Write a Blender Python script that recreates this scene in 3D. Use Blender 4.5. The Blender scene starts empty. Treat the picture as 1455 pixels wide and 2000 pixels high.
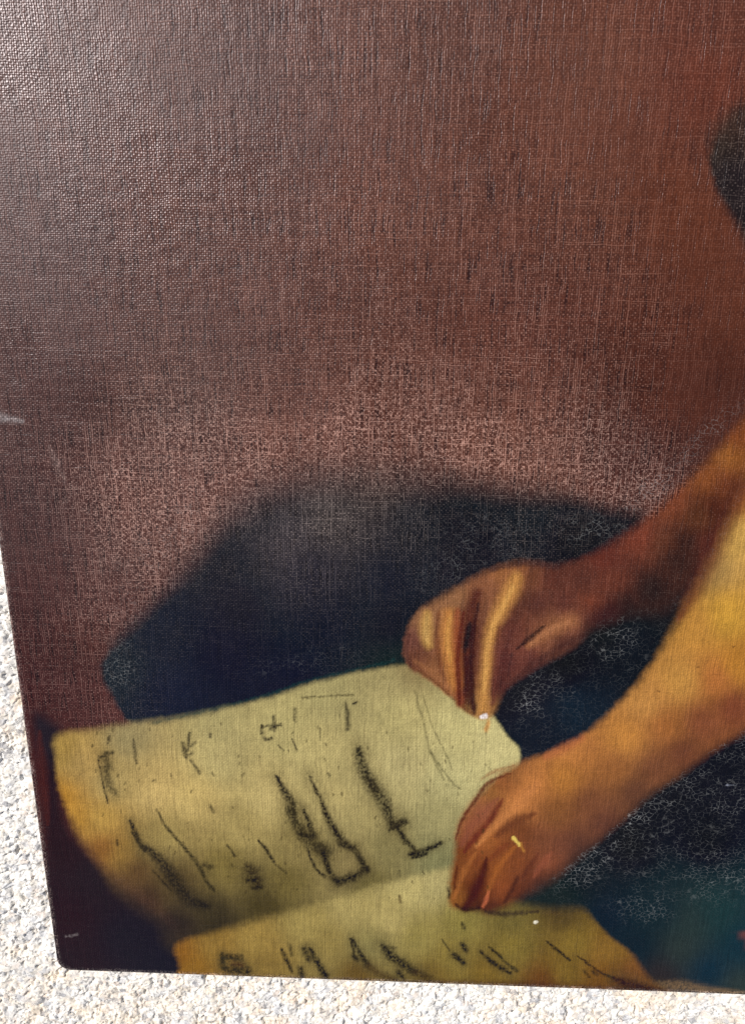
import bpy, math
import numpy as np
from mathutils import Matrix, Vector

# ------------------------------------------------------------------ camera
F_PX, CX, CY = 1440.0, 727.5, 1000.0
def unit(v):
    v = np.array(v, float); return v / np.linalg.norm(v)
AX = -unit((-59400, -1247, F_PX))                 # canvas x axis seen from the camera (x right, y down, z forward)
AY = np.array((-67.0, 4860.0, F_PX)); AY -= AX * AX.dot(AY); AY = unit(AY)   # canvas downwards
AN = np.cross(AX, AY)                             # away from the camera
M_CW = np.array((AX, -AY, -AN))                   # camera vector -> world vector
PANEL_T = 0.0026                                  # height of the painted face above the stone
D_CENTRE = 0.30
ray_c = M_CW @ np.array((0, 0, 1.0))
ray_k = M_CW @ np.array(((113 - CX) / F_PX, (1896 - CY) / F_PX, 1.0))
cam_h = -ray_c[2] * D_CENTRE
CAM = np.array((0, 0, PANEL_T)) - ray_k * (cam_h / -ray_k[2])
scene = bpy.context.scene
cam_d = bpy.data.cameras.new('camera'); cam = bpy.data.objects.new('camera', cam_d)
scene.collection.objects.link(cam)
cam_d.sensor_fit = 'VERTICAL'; cam_d.sensor_height = 36.0; cam_d.lens = 36.0 * F_PX / 2000.0
cam_d.clip_start = 0.005; cam_d.clip_end = 200
R = Matrix(((M_CW[0, 0], -M_CW[0, 1], -M_CW[0, 2]), (M_CW[1, 0], -M_CW[1, 1], -M_CW[1, 2]), (M_CW[2, 0], -M_CW[2, 1], -M_CW[2, 2])))
cam.matrix_world = Matrix.Translation(Vector(CAM)) @ R.to_4x4()
scene.camera = cam

# ------------------------------------------------------------------ daylight
SUN_EL, SUN_AZ = math.radians(48), math.radians(146)      # azimuth counter-clockwise from +X
to_sun = Vector((math.cos(SUN_EL) * math.cos(SUN_AZ), math.cos(SUN_EL) * math.sin(SUN_AZ), math.sin(SUN_EL)))
world = bpy.data.worlds.new('World'); scene.world = world; world.use_nodes = True
wn = world.node_tree.nodes; wl = world.node_tree.links
bg = wn['Background']; sky = wn.new('ShaderNodeTexSky'); sky.sky_type = 'NISHITA'; sky.sun_disc = False
sky.sun_elevation = SUN_EL; sky.sun_rotation = math.pi / 2 - SUN_AZ
wl.new(sky.outputs[0], bg.inputs[0]); bg.inputs[1].default_value = 0.05
sun_d = bpy.data.lights.new('sun', 'SUN'); sun_d.energy = 4.0; sun_d.angle = math.radians(0.53); sun_d.color = (1.0, 0.95, 0.88)
sun = bpy.data.objects.new('sun', sun_d); scene.collection.objects.link(sun)
sun.rotation_euler = to_sun.to_track_quat('Z', 'Y').to_euler(); sun.location = to_sun * 2
scene.view_settings.view_transform = 'Standard'; scene.view_settings.look = 'None'
scene.view_settings.exposure = 0.54; scene.view_settings.gamma = 1
scene.view_settings.use_curve_mapping = False
scene.render.engine = 'CYCLES'
scene.cycles.use_denoising = False
K_DIFF = 1.62         # what a white matt surface facing up reads as under this light and exposure

# ------------------------------------------------------------------ helpers
def noise(x, y, scale, seed=0):
    rng = np.random.RandomState(seed + 11); T = rng.rand(256, 256)
    x = x / scale; y = y / scale
    xi = np.floor(x).astype(np.int64); yi = np.floor(y).astype(np.int64)
    fx = x - xi; fy = y - yi; fx = fx * fx * (3 - 2 * fx); fy = fy * fy * (3 - 2 * fy)
    a = T[xi & 255, yi & 255]; b = T[(xi + 1) & 255, yi & 255]; c = T[xi & 255, (yi + 1) & 255]; d = T[(xi + 1) & 255, (yi + 1) & 255]
    return (a * (1 - fx) + b * fx) * (1 - fy) + (c * (1 - fx) + d * fx) * fy
def fbm(x, y, scale, seed=0, n=3):
    s = 0; a = 1; t = 0
    for i in range(n):
        s = s + a * noise(x, y, scale / 2 ** i, seed + 31 * i); t += a; a *= 0.55
    return s / t
def worley(x, y, scale, seed=0):
    rng = np.random.RandomState(seed + 5); J = rng.rand(256, 256, 2); V = rng.rand(256, 256)
    x = x / scale; y = y / scale; xi = np.floor(x).astype(np.int64); yi = np.floor(y).astype(np.int64)
    f1 = np.full(x.shape, 9.0); f2 = np.full(x.shape, 9.0); val = np.zeros(x.shape)
    for dx in (-1, 0, 1):
        for dy in (-1, 0, 1):
            cx = xi + dx; cy = yi + dy; j = J[cx & 255, cy & 255]
            d = np.hypot(cx + j[..., 0] - x, cy + j[..., 1] - y)
            near = d < f1
            f2 = np.where(near, f1, np.minimum(f2, d)); val = np.where(near, V[cx & 255, cy & 255], val); f1 = np.where(near, d, f1)
    return f1, f2, val
def lin(c):
    c = np.array(c, float) / 255.0
    return np.where(c <= 0.04045, c / 12.92, ((c + 0.055) / 1.055) ** 2.4)
def sstep(a, b, x):
    t = np.clip((x - a) / (b - a), 0, 1); return t * t * (3 - 2 * t)
def catmull(pts, closed=True, n=5):
    P = np.array(pts, float); N = len(P); out = []
    rng = range(N) if closed else range(N - 1)
    for i in rng:
        if closed: p0, p1, p2, p3 = P[i - 1], P[i], P[(i + 1) % N], P[(i + 2) % N]
        else: p0, p1, p2, p3 = P[max(i - 1, 0)], P[i], P[i + 1], P[min(i + 2, N - 1)]
        for k in range(n):
            t = k / n
            out.append(0.5 * (2 * p1 + (p2 - p0) * t + (2 * p0 - 5 * p1 + 4 * p2 - p3) * t * t + (3 * p1 - p0 - 3 * p2 + p3) * t ** 3))
    if not closed: out.append(P[-1])
    return np.array(out)
def shepard(x, y, pts, eps=40.0, p=1.6):
    num = 0; den = 0
    for q in pts:
        w = 1.0 / ((x - q[0]) ** 2 + (y - q[1]) ** 2 + eps * eps) ** p
        v = np.asarray(q[2], float)
        num = num + (w[..., None] * v if v.ndim else w * v); den = den + w
    return num / (den[..., None] if np.asarray(pts[0][2]).ndim else den)
def seg_dist(x, y, a, b):
    dx, dy = b[0] - a[0], b[1] - a[1]; L = dx * dx + dy * dy + 1e-9
    t = np.clip(((x - a[0]) * dx + (y - a[1]) * dy) / L, 0, 1)
    return np.hypot(x - a[0] - t * dx, y - a[1] - t * dy), t
def poly_sdf(x, y, P):
    d = np.full(x.shape, 1e9); ins = np.zeros(x.shape, bool)
    for i in range(len(P)):
        a, b = P[i - 1], P[i]
        d = np.minimum(d, seg_dist(x, y, a, b)[0])
        c = (a[1] > y) != (b[1] > y)
        if abs(b[1] - a[1]) > 1e-9:
            ins ^= c & (x < (b[0] - a[0]) * (y - a[1]) / (b[1] - a[1]) + a[0])
    return np.where(ins, d, -d)                    # positive inside
def new_mat(name):
    m = bpy.data.materials.new(name); m.use_nodes = True
    return m, m.node_tree.nodes, m.node_tree.links, m.node_tree.nodes['Principled BSDF']
class NB:                                          # small node-building helper
    def __init__(s, nodes, links): s.n = nodes; s.l = links
    def put(s, sock, v):
        if isinstance(v, bpy.types.NodeSocket): s.l.new(v, sock)
        else: sock.default_value = v
    def math(s, op, a, b=0.0, c=0.0):
        n = s.n.new('ShaderNodeMath'); n.operation = op
        for k, v in enumerate((a, b, c)): s.put(n.inputs[k], v)
        return n.outputs[0]
    def noise(s, vec, scale=1.0, detail=2.0, rough=0.5):
        n = s.n.new('ShaderNodeTexNoise'); s.put(n.inputs['Vector'], vec); n.inputs['Scale'].default_value = scale
        n.inputs['Detail'].default_value = detail; n.inputs['Roughness'].default_value = rough
        return n.outputs[0]
    def scale(s, vec, k):
        n = s.n.new('ShaderNodeVectorMath'); n.operation = 'MULTIPLY'; s.put(n.inputs[0], vec); n.inputs[1].default_value = k
        return n.outputs[0]
    def mapr(s, v, a, b, c=0.0, d=1.0):
        n = s.n.new('ShaderNodeMapRange'); n.interpolation_type = 'SMOOTHSTEP'; s.put(n.inputs[0], v)
        for k, w in zip((1, 2, 3, 4), (a, b, c, d)): n.inputs[k].default_value = w
        return n.outputs[0]
    def mix(s, f, a, b, mode='MIX'):
        n = s.n.new('ShaderNodeMix'); n.data_type = 'RGBA'; n.blend_type = mode
        s.put(n.inputs[0], f); s.put(n.inputs[6], a); s.put(n.inputs[7], b)
        return n.outputs[2]

# ------------------------------------------------------------------ materials
# oil paint on canvas: colours of the picture in the attribute paint, damage in the attribute wear (cracks, rubbed threads, varnish)
mat_paint, nn, ll, bs = new_mat('oil_paint_on_canvas'); B = NB(nn, ll)
at = nn.new('ShaderNodeAttribute'); at.attribute_name = 'paint'
aw = nn.new('ShaderNodeAttribute'); aw.attribute_name = 'wear'
sepw = nn.new('ShaderNodeSeparateColor'); ll.new(aw.outputs['Color'], sepw.inputs[0])
crack_a, rub_a, var_a = sepw.outputs[0], sepw.outputs[1], sepw.outputs[2]
tc = nn.new('ShaderNodeTexCoord'); P = B.scale(tc.outputs['Object'], (1000, 1000, 0))       # millimetres
wob = B.noise(P, 0.12, 2.0)
wob2 = B.noise(B.scale(P, (0.9, 0.25, 1)), 0.9, 1.0)
sx = nn.new('ShaderNodeSeparateXYZ'); ll.new(P, sx.inputs[0])
PX = B.math('ADD', sx.outputs[0], B.math('ADD', B.math('MULTIPLY', wob, 1.6), B.math('MULTIPLY', wob2, 0.42)))
PY = B.math('ADD', sx.outputs[1], B.math('ADD', B.math('MULTIPLY', wob, -1.9), B.math('MULTIPLY', wob2, 0.42)))
PER = 0.86
ux = B.math('DIVIDE', PX, PER); uy = B.math('DIVIDE', PY, PER * 0.95)
sa_ = B.math('SINE', B.math('MULTIPLY', ux, math.pi)); fa = B.math('MULTIPLY', sa_, sa_)       # vertical threads
sb_ = B.math('SINE', B.math('MULTIPLY', uy, math.pi)); fb = B.math('MULTIPLY', sb_, sb_)       # horizontal threads
cmb = nn.new('ShaderNodeCombineXYZ'); ll.new(PX, cmb.inputs[0]); ll.new(PY, cmb.inputs[1])
st_v = B.math('ADD', B.math('MULTIPLY', B.noise(B.scale(cmb.outputs[0], (1.1, 0.26, 1)), 1.0, 2.0, 0.6), 0.55), B.math('MULTIPLY', B.noise(B.scale(cmb.outputs[0], (1.13, 0.035, 1)), 1.0, 1.0), 0.45))       # slubs running down
st_h = B.math('ADD', B.math('MULTIPLY', B.noise(B.scale(cmb.outputs[0], (0.28, 1.1, 1)), 1.0, 2.0, 0.6), 0.55), B.math('MULTIPLY', B.noise(B.scale(cmb.outputs[0], (0.04, 1.13, 1)), 1.0, 1.0), 0.45))        # slubs running across
st_f = B.noise(cmb.outputs[0], 0.75, 1.0)
over = B.math('MULTIPLY_ADD', B.math('MULTIPLY', sa_, sb_), 0.5, 0.5)
hv = B.math('MULTIPLY', fa, B.mapr(st_v, 0.3, 0.72, 0.15, 1.35))
hh = B.math('MULTIPLY', fb, B.mapr(st_h, 0.3, 0.72, 0.10, 1.15))
weave = B.math('ADD', B.math('MULTIPLY', over, 0.55), B.math('ADD', B.math('MULTIPLY', hv, 0.55), B.math('MULTIPLY', hh, 0.45)))
gr_v = B.math('SUBTRACT', 1.0, B.mapr(B.noise(B.scale(cmb.outputs[0], (1.15, 0.075, 1)), 1.0, 1.0), 0.325, 0.43))   # gaps between loose threads
gr_h = B.math('SUBTRACT', 1.0, B.mapr(B.noise(B.scale(cmb.outputs[0], (0.09, 1.2, 1)), 1.0, 1.0), 0.27, 0.36))
groove = B.math('MAXIMUM', gr_v, B.math('MULTIPLY', gr_h, 0.6))
weave = B.math('SUBTRACT', weave, B.math('MULTIPLY', groove, 0.45))
# drying cracks
vo = nn.new('ShaderNodeTexVoronoi'); vo.feature = 'DISTANCE_TO_EDGE'
pv = nn.new('ShaderNodeVectorMath'); pv.operation = 'ADD'; ll.new(B.scale(P, (0.85, 1.12, 0)), pv.inputs[0])
nzc = nn.new('ShaderNodeTexNoise'); ll.new(P, nzc.inputs['Vector']); nzc.inputs['Scale'].default_value = 0.8
ll.new(B.scale(nzc.outputs[1], (1.5, 1.1, 0)), pv.inputs[1]); ll.new(pv.outputs[0], vo.inputs['Vector']); vo.inputs['Scale'].default_value = 0.47
line = B.math('SUBTRACT', 1.0, B.mapr(vo.outputs[0], 0.004, 0.062))
brk = B.math('MULTIPLY', B.mapr(B.noise(P, 0.16, 2.0, 0.6), 0.34, 0.60), B.mapr(B.noise(P, 0.75, 1.0), 0.30, 0.55, 0.15, 1.0))
crack = B.math('MULTIPLY', B.math('MULTIPLY', line, crack_a), brk)
# rubbed thread tops show the pale ground
top_v = B.math('MULTIPLY', B.mapr(fa, 0.55, 0.98), B.mapr(st_v, 0.49, 0.61))
top_h = B.math('MULTIPLY', B.mapr(fb, 0.55, 0.98), B.mapr(st_h, 0.51, 0.63))
st_p = B.noise(P, 0.22, 3.0, 0.6)
dots = B.math('MULTIPLY', B.mapr(over, 0.58, 0.95), B.mapr(st_f, 0.42, 0.64))
vf = nn.new('ShaderNodeTexVoronoi'); vf.feature = 'DISTANCE_TO_EDGE'; vf.inputs['Scale'].default_value = 0.80; vf.inputs['Randomness'].default_value = 0.85
ll.new(cmb.outputs[0], vf.inputs['Vector'])
fine_net = B.math('MULTIPLY', B.math('SUBTRACT', 1.0, B.mapr(vf.outputs[0], 0.0, 0.10)), B.mapr(st_f, 0.38, 0.60))
fine_net = B.math('MULTIPLY', fine_net, B.mapr(rub_a, 0.30, 1.0, 0.1, 0.65))
tops = B.math('MAXIMUM', B.math('MULTIPLY', B.math('MAXIMUM', top_v, top_h), 0.6), B.math('MAXIMUM', B.math('MULTIPLY', dots, 0.85), fine_net))
rub = B.math('MINIMUM', 1.0, B.math('MULTIPLY', B.math('MULTIPLY', tops, rub_a), B.mapr(st_p, 0.3, 0.7, 0.8, 1.3)))
thr = B.math('MULTIPLY', B.mapr(B.noise(B.scale(cmb.outputs[0], (1.16, 0.006, 1)), 1.0, 2.0), 0.3, 0.7, 0.78, 1.2), B.mapr(B.noise(B.scale(cmb.outputs[0], (0.006, 1.2, 1)), 1.0, 2.0), 0.3, 0.7, 0.86, 1.14))
grain = B.math('MULTIPLY', B.math('MULTIPLY_ADD', B.math('SUBTRACT', thr, 1.0), B.mapr(rub_a, 0.06, 0.25, 0.22, 0.8), 1.0), B.math('MULTIPLY', B.mapr(B.noise(cmb.outputs[0], 1.3, 2.0, 0.7), 0.25, 0.75, 0.86, 1.14), B.mapr(st_v, 0.3, 0.7, 0.86, 1.12)))
gcol = nn.new('ShaderNodeCombineColor')
for k_ in range(3): ll.new(grain, gcol.inputs[k_])
paint = B.mix(1.0, at.outputs['Color'], gcol.outputs[0], 'MULTIPLY')
deep = B.math('MINIMUM', 1.0, B.math('ADD', B.mapr(weave, 0.15, 0.75, 0.68, 0.0), B.math('MULTIPLY', groove, 0.35)))
groove_dark = B.mix(B.math('MULTIPLY', deep, B.mapr(rub_a, 0.03, 0.35, 0.22, 1.0)), paint, B.mix(1.0, paint, (0.26, 0.19, 0.17, 1), 'MULTIPLY'))  # paint darkened towards the low parts of the weave
pale = B.mix(1.0, B.mix(1.0, at.outputs['Color'], (2.7, 2.6, 2.6, 1), 'MULTIPLY'), (0.215, 0.172, 0.148, 1), 'ADD')
c1 = B.mix(rub, groove_dark, pale)
c2 = B.mix(crack, c1, B.mix(1.0, at.outputs['Color'], (0.15, 0.153, 0.15, 1), 'ADD'))
ll.new(c2, bs.inputs['Base Color'])
ll.new(B.mapr(B.math('ADD', var_a, B.math('MULTIPLY', st_f, 0.15)), 0.0, 1.15, 0.50, 0.29), bs.inputs['Roughness'])
bs.inputs['IOR'].default_value = 1.40; bs.inputs['Specular Tint'].default_value = (0.98, 0.90, 0.96, 1)
bmp = nn.new('ShaderNodeBump'); bmp.inputs['Strength'].default_value = 0.75; bmp.inputs['Distance'].default_value = 0.00011
relief = B.math('ADD', B.math('MULTIPLY', B.noise(P, 0.18, 3.0, 0.6), 2.2), B.math('MULTIPLY', st_f, 0.5))
ll.new(B.math('ADD', B.math('ADD', weave, relief), B.math('MULTIPLY', crack, 0.7)), bmp.inputs['Height']); ll.new(bmp.outputs[0], bs.inputs['Normal'])

mat_edge, nn, ll, bs = new_mat('worn_canvas_edge'); B = NB(nn, ll)
tc = nn.new('ShaderNodeTexCoord'); P = B.scale(tc.outputs['Object'], (1000, 1000, 1000))
n1 = B.noise(P, 0.9, 3.0, 0.7)
ll.new(B.mix(B.mapr(n1, 0.45, 0.7), (0.012, 0.009, 0.010, 1), (0.16, 0.13, 0.12, 1)), bs.inputs['Base Color']); bs.inputs['Roughness'].default_value = 0.6
mat_board, nn, ll, bs = new_mat('brown_board'); B = NB(nn, ll)
tc = nn.new('ShaderNodeTexCoord')
ll.new(B.mix(B.noise(tc.outputs['Object'], 120, 4), (0.10, 0.065, 0.04, 1), (0.17, 0.12, 0.075, 1)), bs.inputs['Base Color']); bs.inputs['Roughness'].default_value = 0.85
mat_thread, nn, ll, bs = new_mat('linen_thread'); B = NB(nn, ll)
tc = nn.new('ShaderNodeTexCoord')
ll.new(B.mix(B.noise(tc.outputs['Object'], 2500, 2), (0.28, 0.15, 0.06, 1), (0.42, 0.27, 0.13, 1)), bs.inputs['Base Color']); bs.inputs['Roughness'].default_value = 0.7

# pale granite
mat_stone, nn, ll, bs = new_mat('pale_rough_granite'); B = NB(nn, ll)
tc = nn.new('ShaderNodeTexCoord'); P = B.scale(tc.outputs['Object'], (1000, 1000, 1000))
nzc = nn.new('ShaderNodeTexNoise'); ll.new(P, nzc.inputs['Vector']); nzc.inputs['Scale'].default_value = 0.5; nzc.inputs['Detail'].default_value = 3
pv = nn.new('ShaderNodeVectorMath'); pv.operation = 'ADD'; ll.new(P, pv.inputs[0]); ll.new(B.scale(nzc.outputs[1], (2.2, 2.2, 2.2)), pv.inputs[1])
vo = nn.new('ShaderNodeTexVoronoi'); ll.new(pv.outputs[0], vo.inputs['Vector']); vo.inputs['Scale'].default_value = 0.34
sv = nn.new('ShaderNodeSeparateColor'); ll.new(vo.outputs['Color'], sv.inputs[0])
rp = nn.new('ShaderNodeValToRGB'); ll.new(sv.outputs[0], rp.inputs[0]); rp.color_ramp.interpolation = 'CONSTANT'
els = rp.color_ramp.elements
els[0].position = 0; els[0].color = (0.78, 0.76, 0.73, 1); els[1].position = 0.30; els[1].color = (0.86, 0.85, 0.83, 1)
for p_, c_ in ((0.52, (0.70, 0.66, 0.60, 1)), (0.66, (0.68, 0.68, 0.69, 1)), (0.77, (0.74, 0.66, 0.60, 1)), (0.85, (0.56, 0.57, 0.60, 1)), (0.925, (0.66, 0.63, 0.60, 1)), (0.965, (0.36, 0.36, 0.38, 1))):
    e = els.new(p_); e.color = c_
vo2 = nn.new('ShaderNodeTexVoronoi'); ll.new(pv.outputs[0], vo2.inputs['Vector']); vo2.inputs['Scale'].default_value = 1.1
sv2 = nn.new('ShaderNodeSeparateColor'); ll.new(vo2.outputs['Color'], sv2.inputs[0])
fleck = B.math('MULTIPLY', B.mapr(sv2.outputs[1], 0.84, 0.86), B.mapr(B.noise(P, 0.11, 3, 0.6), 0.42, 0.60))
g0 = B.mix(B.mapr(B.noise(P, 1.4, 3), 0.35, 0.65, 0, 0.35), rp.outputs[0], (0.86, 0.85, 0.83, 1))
crevice_tint = B.math('SUBTRACT', 1.0, B.mapr(B.math('ABSOLUTE', B.math('SUBTRACT', B.noise(P, 0.55, 3.0, 0.65), 0.5)), 0.006, 0.03))  # dark squiggles coloured in for the shade of crevices
crevice_tint = B.math('MULTIPLY', crevice_tint, B.mapr(B.noise(P, 0.42, 2.0), 0.52, 0.62))
g1 = B.mix(B.math('MAXIMUM', B.math('MULTIPLY', fleck, 0.6), B.math('MULTIPLY', crevice_tint, 0.85)), g0, (0.085, 0.085, 0.09, 1))
warm = B.mix(B.mapr(B.noise(P, 0.07, 3), 0.38, 0.62), (0.90, 0.90, 0.91, 1), B.mix(B.mapr(B.noise(P, 0.012, 2), 0.40, 0.62), (1, 1, 1, 1), (0.98, 0.90, 0.81, 1)))
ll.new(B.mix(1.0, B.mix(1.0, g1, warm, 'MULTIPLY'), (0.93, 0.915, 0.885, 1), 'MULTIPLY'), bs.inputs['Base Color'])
bs.inputs['Roughness'].default_value = 0.75
bmp = nn.new('ShaderNodeBump'); bmp.inputs['Strength'].default_value = 0.5; bmp.inputs['Distance'].default_value = 0.0002
ll.new(B.noise(P, 2.2, 3.0, 0.7), bmp.inputs['Height']); ll.new(bmp.outputs[0], bs.inputs['Normal'])

def mesh_obj(name, verts, faces, mat, parent=None, attrs=None, smooth=True):
    me = bpy.data.meshes.new(name)
    verts = np.asarray(verts, np.float32); faces = np.asarray(faces, np.int32)
    me.vertices.add(len(verts)); me.vertices.foreach_set('co', verts.ravel())
    k = faces.shape[1]
    me.loops.add(faces.size); me.loops.foreach_set('vertex_index', faces.ravel())
    me.polygons.add(len(faces)); me.polygons.foreach_set('loop_start', np.arange(0, faces.size, k, dtype=np.int32))
    me.polygons.foreach_set('use_smooth', np.full(len(faces), smooth))
    me.update(calc_edges=True)
    for an, col in (attrs or {}).items():
        a = me.attributes.new(an, 'FLOAT_COLOR', 'POINT')
        buf = np.ones((len(verts), 4), np.float32); buf[:, :3] = col; a.data.foreach_set('color', buf.ravel())
    me.materials.append(mat)
    o = bpy.data.objects.new(name, me); scene.collection.objects.link(o)
    if parent: o.parent = parent
    return o
def axis(*segs):
    out = [segs[0][0]]
    for a, b, h in segs:
        n = max(1, int(round((b - a) / h))); out += list(a + (b - a) * np.arange(1, n + 1) / n)
    return np.array(out)
def grid_faces(nx, ny, keep=None):
    i = np.arange((nx - 1) * (ny - 1)); r = i // (nx - 1); c = i % (nx - 1); a = r * nx + c
    f = np.stack((a, a + 1, a + nx + 1, a + nx), 1)
    return f if keep is None else f[keep]

# ------------------------------------------------------------------ the stone the painting lies on
gx = axis((-0.40, -0.20, 0.005), (-0.20, -0.12, 0.002), (-0.12, -0.045, 0.0008), (-0.045, 0.32, 0.00042), (0.32, 0.38, 0.0012), (0.38, 0.85, 0.006))
gy = axis((-0.40, -0.20, 0.005), (-0.20, -0.12, 0.002), (-0.12, -0.045, 0.0008), (-0.045, 0.24, 0.00042), (0.24, 0.46, 0.0008), (0.46, 1.0, 0.006))
X, Y = np.meshgrid(gx, gy)
xm, ym = X * 1000, Y * 1000
wx = xm + 2.2 * (noise(xm, ym, 2.5, 3) - 0.5); wy = ym + 2.2 * (noise(xm, ym, 2.5, 4) - 0.5)
f1, f2, val = worley(wx, wy, 3.3, 1); g1, g2, gval = worley(wx, wy, 1.25, 2)
calm = sstep(0.35, 0.65, fbm(xm, ym, 60, 8)) * 0.4 + 0.6
Z = (0.42 * (val - 0.5) - 0.35 * f1 ** 2 + 0.26 * (gval - 0.5) - 0.22 * g1 ** 2) * calm + 1.3 * (fbm(xm, ym, 9, 5) - 0.5) + 0.5 * (noise(xm, ym, 30, 6) - 0.5)
pit = sstep(0.66, 0.80, noise(wx, wy, 2.0, 9)); Z -= 0.55 * pit
crev = sstep(0.07, 0.0, np.abs(fbm(wx, wy, 5.5, 12, 2) - 0.5)) * sstep(0.45, 0.7, noise(xm, ym, 7, 13)); Z -= 0.6 * crev
Z = np.minimum(1.9 * Z, 0.60) * 0.001 - 0.0009
cx_, cy_ = (gx[:-1] + gx[1:]) / 2, (gy[:-1] + gy[1:]) / 2
KX, KY = np.meshgrid(cx_, cy_)
under = (KX > 0.012) & (KX < 0.44) & (KY > 0.012) & (KY < 0.58)
F = grid_faces(len(gx), len(gy), ~under.ravel())
V = np.stack((X, Y, Z), -1).reshape(-1, 3)
used, inv = np.unique(F, return_inverse=True); F = inv.reshape(-1, 4); V = V[used]
nb = len(V)                                            # plain bed hidden below the painting
V = np.vstack((V, [(0.0, 0.0, -0.004), (0.46, 0.0, -0.004), (0.46, 0.60, -0.004), (0.0, 0.60, -0.004)])); F = np.vstack((F, [(nb, nb + 1, nb + 2, nb + 3)]))
ground = mesh_obj('ground', V, F, mat_stone)
ground['kind'] = 'structure'; ground['label'] = 'rough pale granite surface under the painting'

# ------------------------------------------------------------------ the painted face
W, H, RC = 0.46, 0.60, 0.0070
px = axis((0, 0.318, 0.00038), (0.318, W, 0.004)); py = axis((0, 0.425, 0.00038), (0.425, H, 0.004))
X, Y = np.meshgrid(px, py); nx, ny = len(px), len(py)
# position of every canvas point on the photograph's sheet of measurements
rel = np.stack((X - CAM[0], Y - CAM[1], np.full(X.shape, PANEL_T - CAM[2])), -1) @ M_CW
U = rel[..., 0] / rel[..., 2] * F_PX + CX; Vv = rel[..., 1] / rel[..., 2] * F_PX + CY
xm, ym = X * 1000, Y * 1000
brush = fbm(xm, ym, 3.0, 50) - 0.5; fine = noise(xm, ym, 0.9, 51) - 0.5
UU = U + 4 * brush; VV = Vv + 4 * (fbm(xm, ym, 3.0, 52) - 0.5)
col = np.zeros(X.shape + (3,)); lab = np.zeros(X.shape, np.int8)
crk = np.zeros(X.shape); rubm = np.zeros(X.shape)

def C(*pts): return [(p[0], p[1], lin(p[2])) for p in pts]
def box(P, m):
    return (U > P[:, 0].min() - m) & (U < P[:, 0].max() + m) & (Vv > P[:, 1].min() - m) & (Vv < P[:, 1].max() + m)
def shape(poly, cols, soft=8.0, label=None, eps=35.0, rough=1.0, p=1.6, rub=None, n=5):
    P = catmull(poly, n=n); ms = soft if np.isscalar(soft) else max(s[2] for s in soft)
    m = box(P, ms * 2 + 12); x, y = UU[m], VV[m]
    s = soft if np.isscalar(soft) else shepard(x, y, soft, 30.0, 2.0)
    d = poly_sdf(x, y, P) + rough * (3 * brush[m] + 3 * fine[m])
    a = sstep(-1.0, 1.0, d / s)
    hue = np.array({4: (1.01, 0.985, 1.08), 5: (0.98, 0.98, 1.0), 7: (1.06, 1.08, 1.02), 1: (0.8, 1.0, 1.05)}.get(label, (1, 1, 1)))
    cc = shepard(x, y, C(*cols), eps, p) * hue * (1 + 0.16 * brush[m] + 0.06 * fine[m] + (0.30 * (fbm(xm[m], ym[m], 9, 66) - 0.5) if label in (4, 5, 6, 7) else 0))[:, None]
    col[m] = col[m] * (1 - a[:, None]) + cc * a[:, None]
    if label is not None:
        L = lab[m]; L[a > 0.5] = label; lab[m] = L
    if rub is not None:
        rv = rub if np.isscalar(rub) else shepard(x, y, rub, 40.0, 2.0) * (0.6 + 0.8 * fbm(xm[m], ym[m], 9, 65))
        rubm[m] = rubm[m] * (1 - a) + rv * a
    if label is not None: crk[m] = crk[m] * (1 - a)
def stroke(pts, w, c, a=0.85, soft=0.6, dry=0.6, taper=True):
    """a brush mark; w is one width or one per point"""
    pts = [tuple(q) for q in pts]
    if len(pts) > 2: P = catmull(pts, closed=False, n=4)
    else: P = np.array(pts, float)
    ws = np.full(len(P), float(w)) if np.isscalar(w) else np.interp(np.linspace(0, 1, len(P)), np.linspace(0, 1, len(w)), w)
    m = box(P, ws.max() + 10); x, y = U[m] + 4 * brush[m], Vv[m] + 4 * fine[m]
    best = np.full(x.shape, 1e9); 
    for i in range(len(P) - 1):
        d, t = seg_dist(x, y, P[i], P[i + 1]); ww = ws[i] + (ws[i + 1] - ws[i]) * t
        best = np.minimum(best, d / (ww * 0.5))
    al = a * sstep(1.0 + soft, 1.0 - soft, best)
    g = noise(xm[m], ym[m], 0.75, 77) * 0.6 + noise(xm[m] * 3, ym[m], 1.2, 78) * 0.4
    al = al * (1 - dry * sstep(0.35, 0.75, g))
    col[m] = col[m] * (1 - al[:, None]) + lin(c) * al[:, None]
def glaze(pts, w, c, a, *_): stroke(pts, np.asarray(w, float) * 1.45 if not np.isscalar(w) else w * 1.45, c, min(1, a * 1.1), 0.995, 0.12)
def blob(target, x, y, rx, ry, v, ang=0.0):
    ca, sa = math.cos(math.radians(ang)), math.sin(math.radians(ang))
    dx, dy = UU - x, VV - y; a = (dx * ca + dy * sa) / rx; b = (-dx * sa + dy * ca) / ry
    np.maximum(target, v * np.exp(-(a * a + b * b) ** 1.5), out=target)

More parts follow.
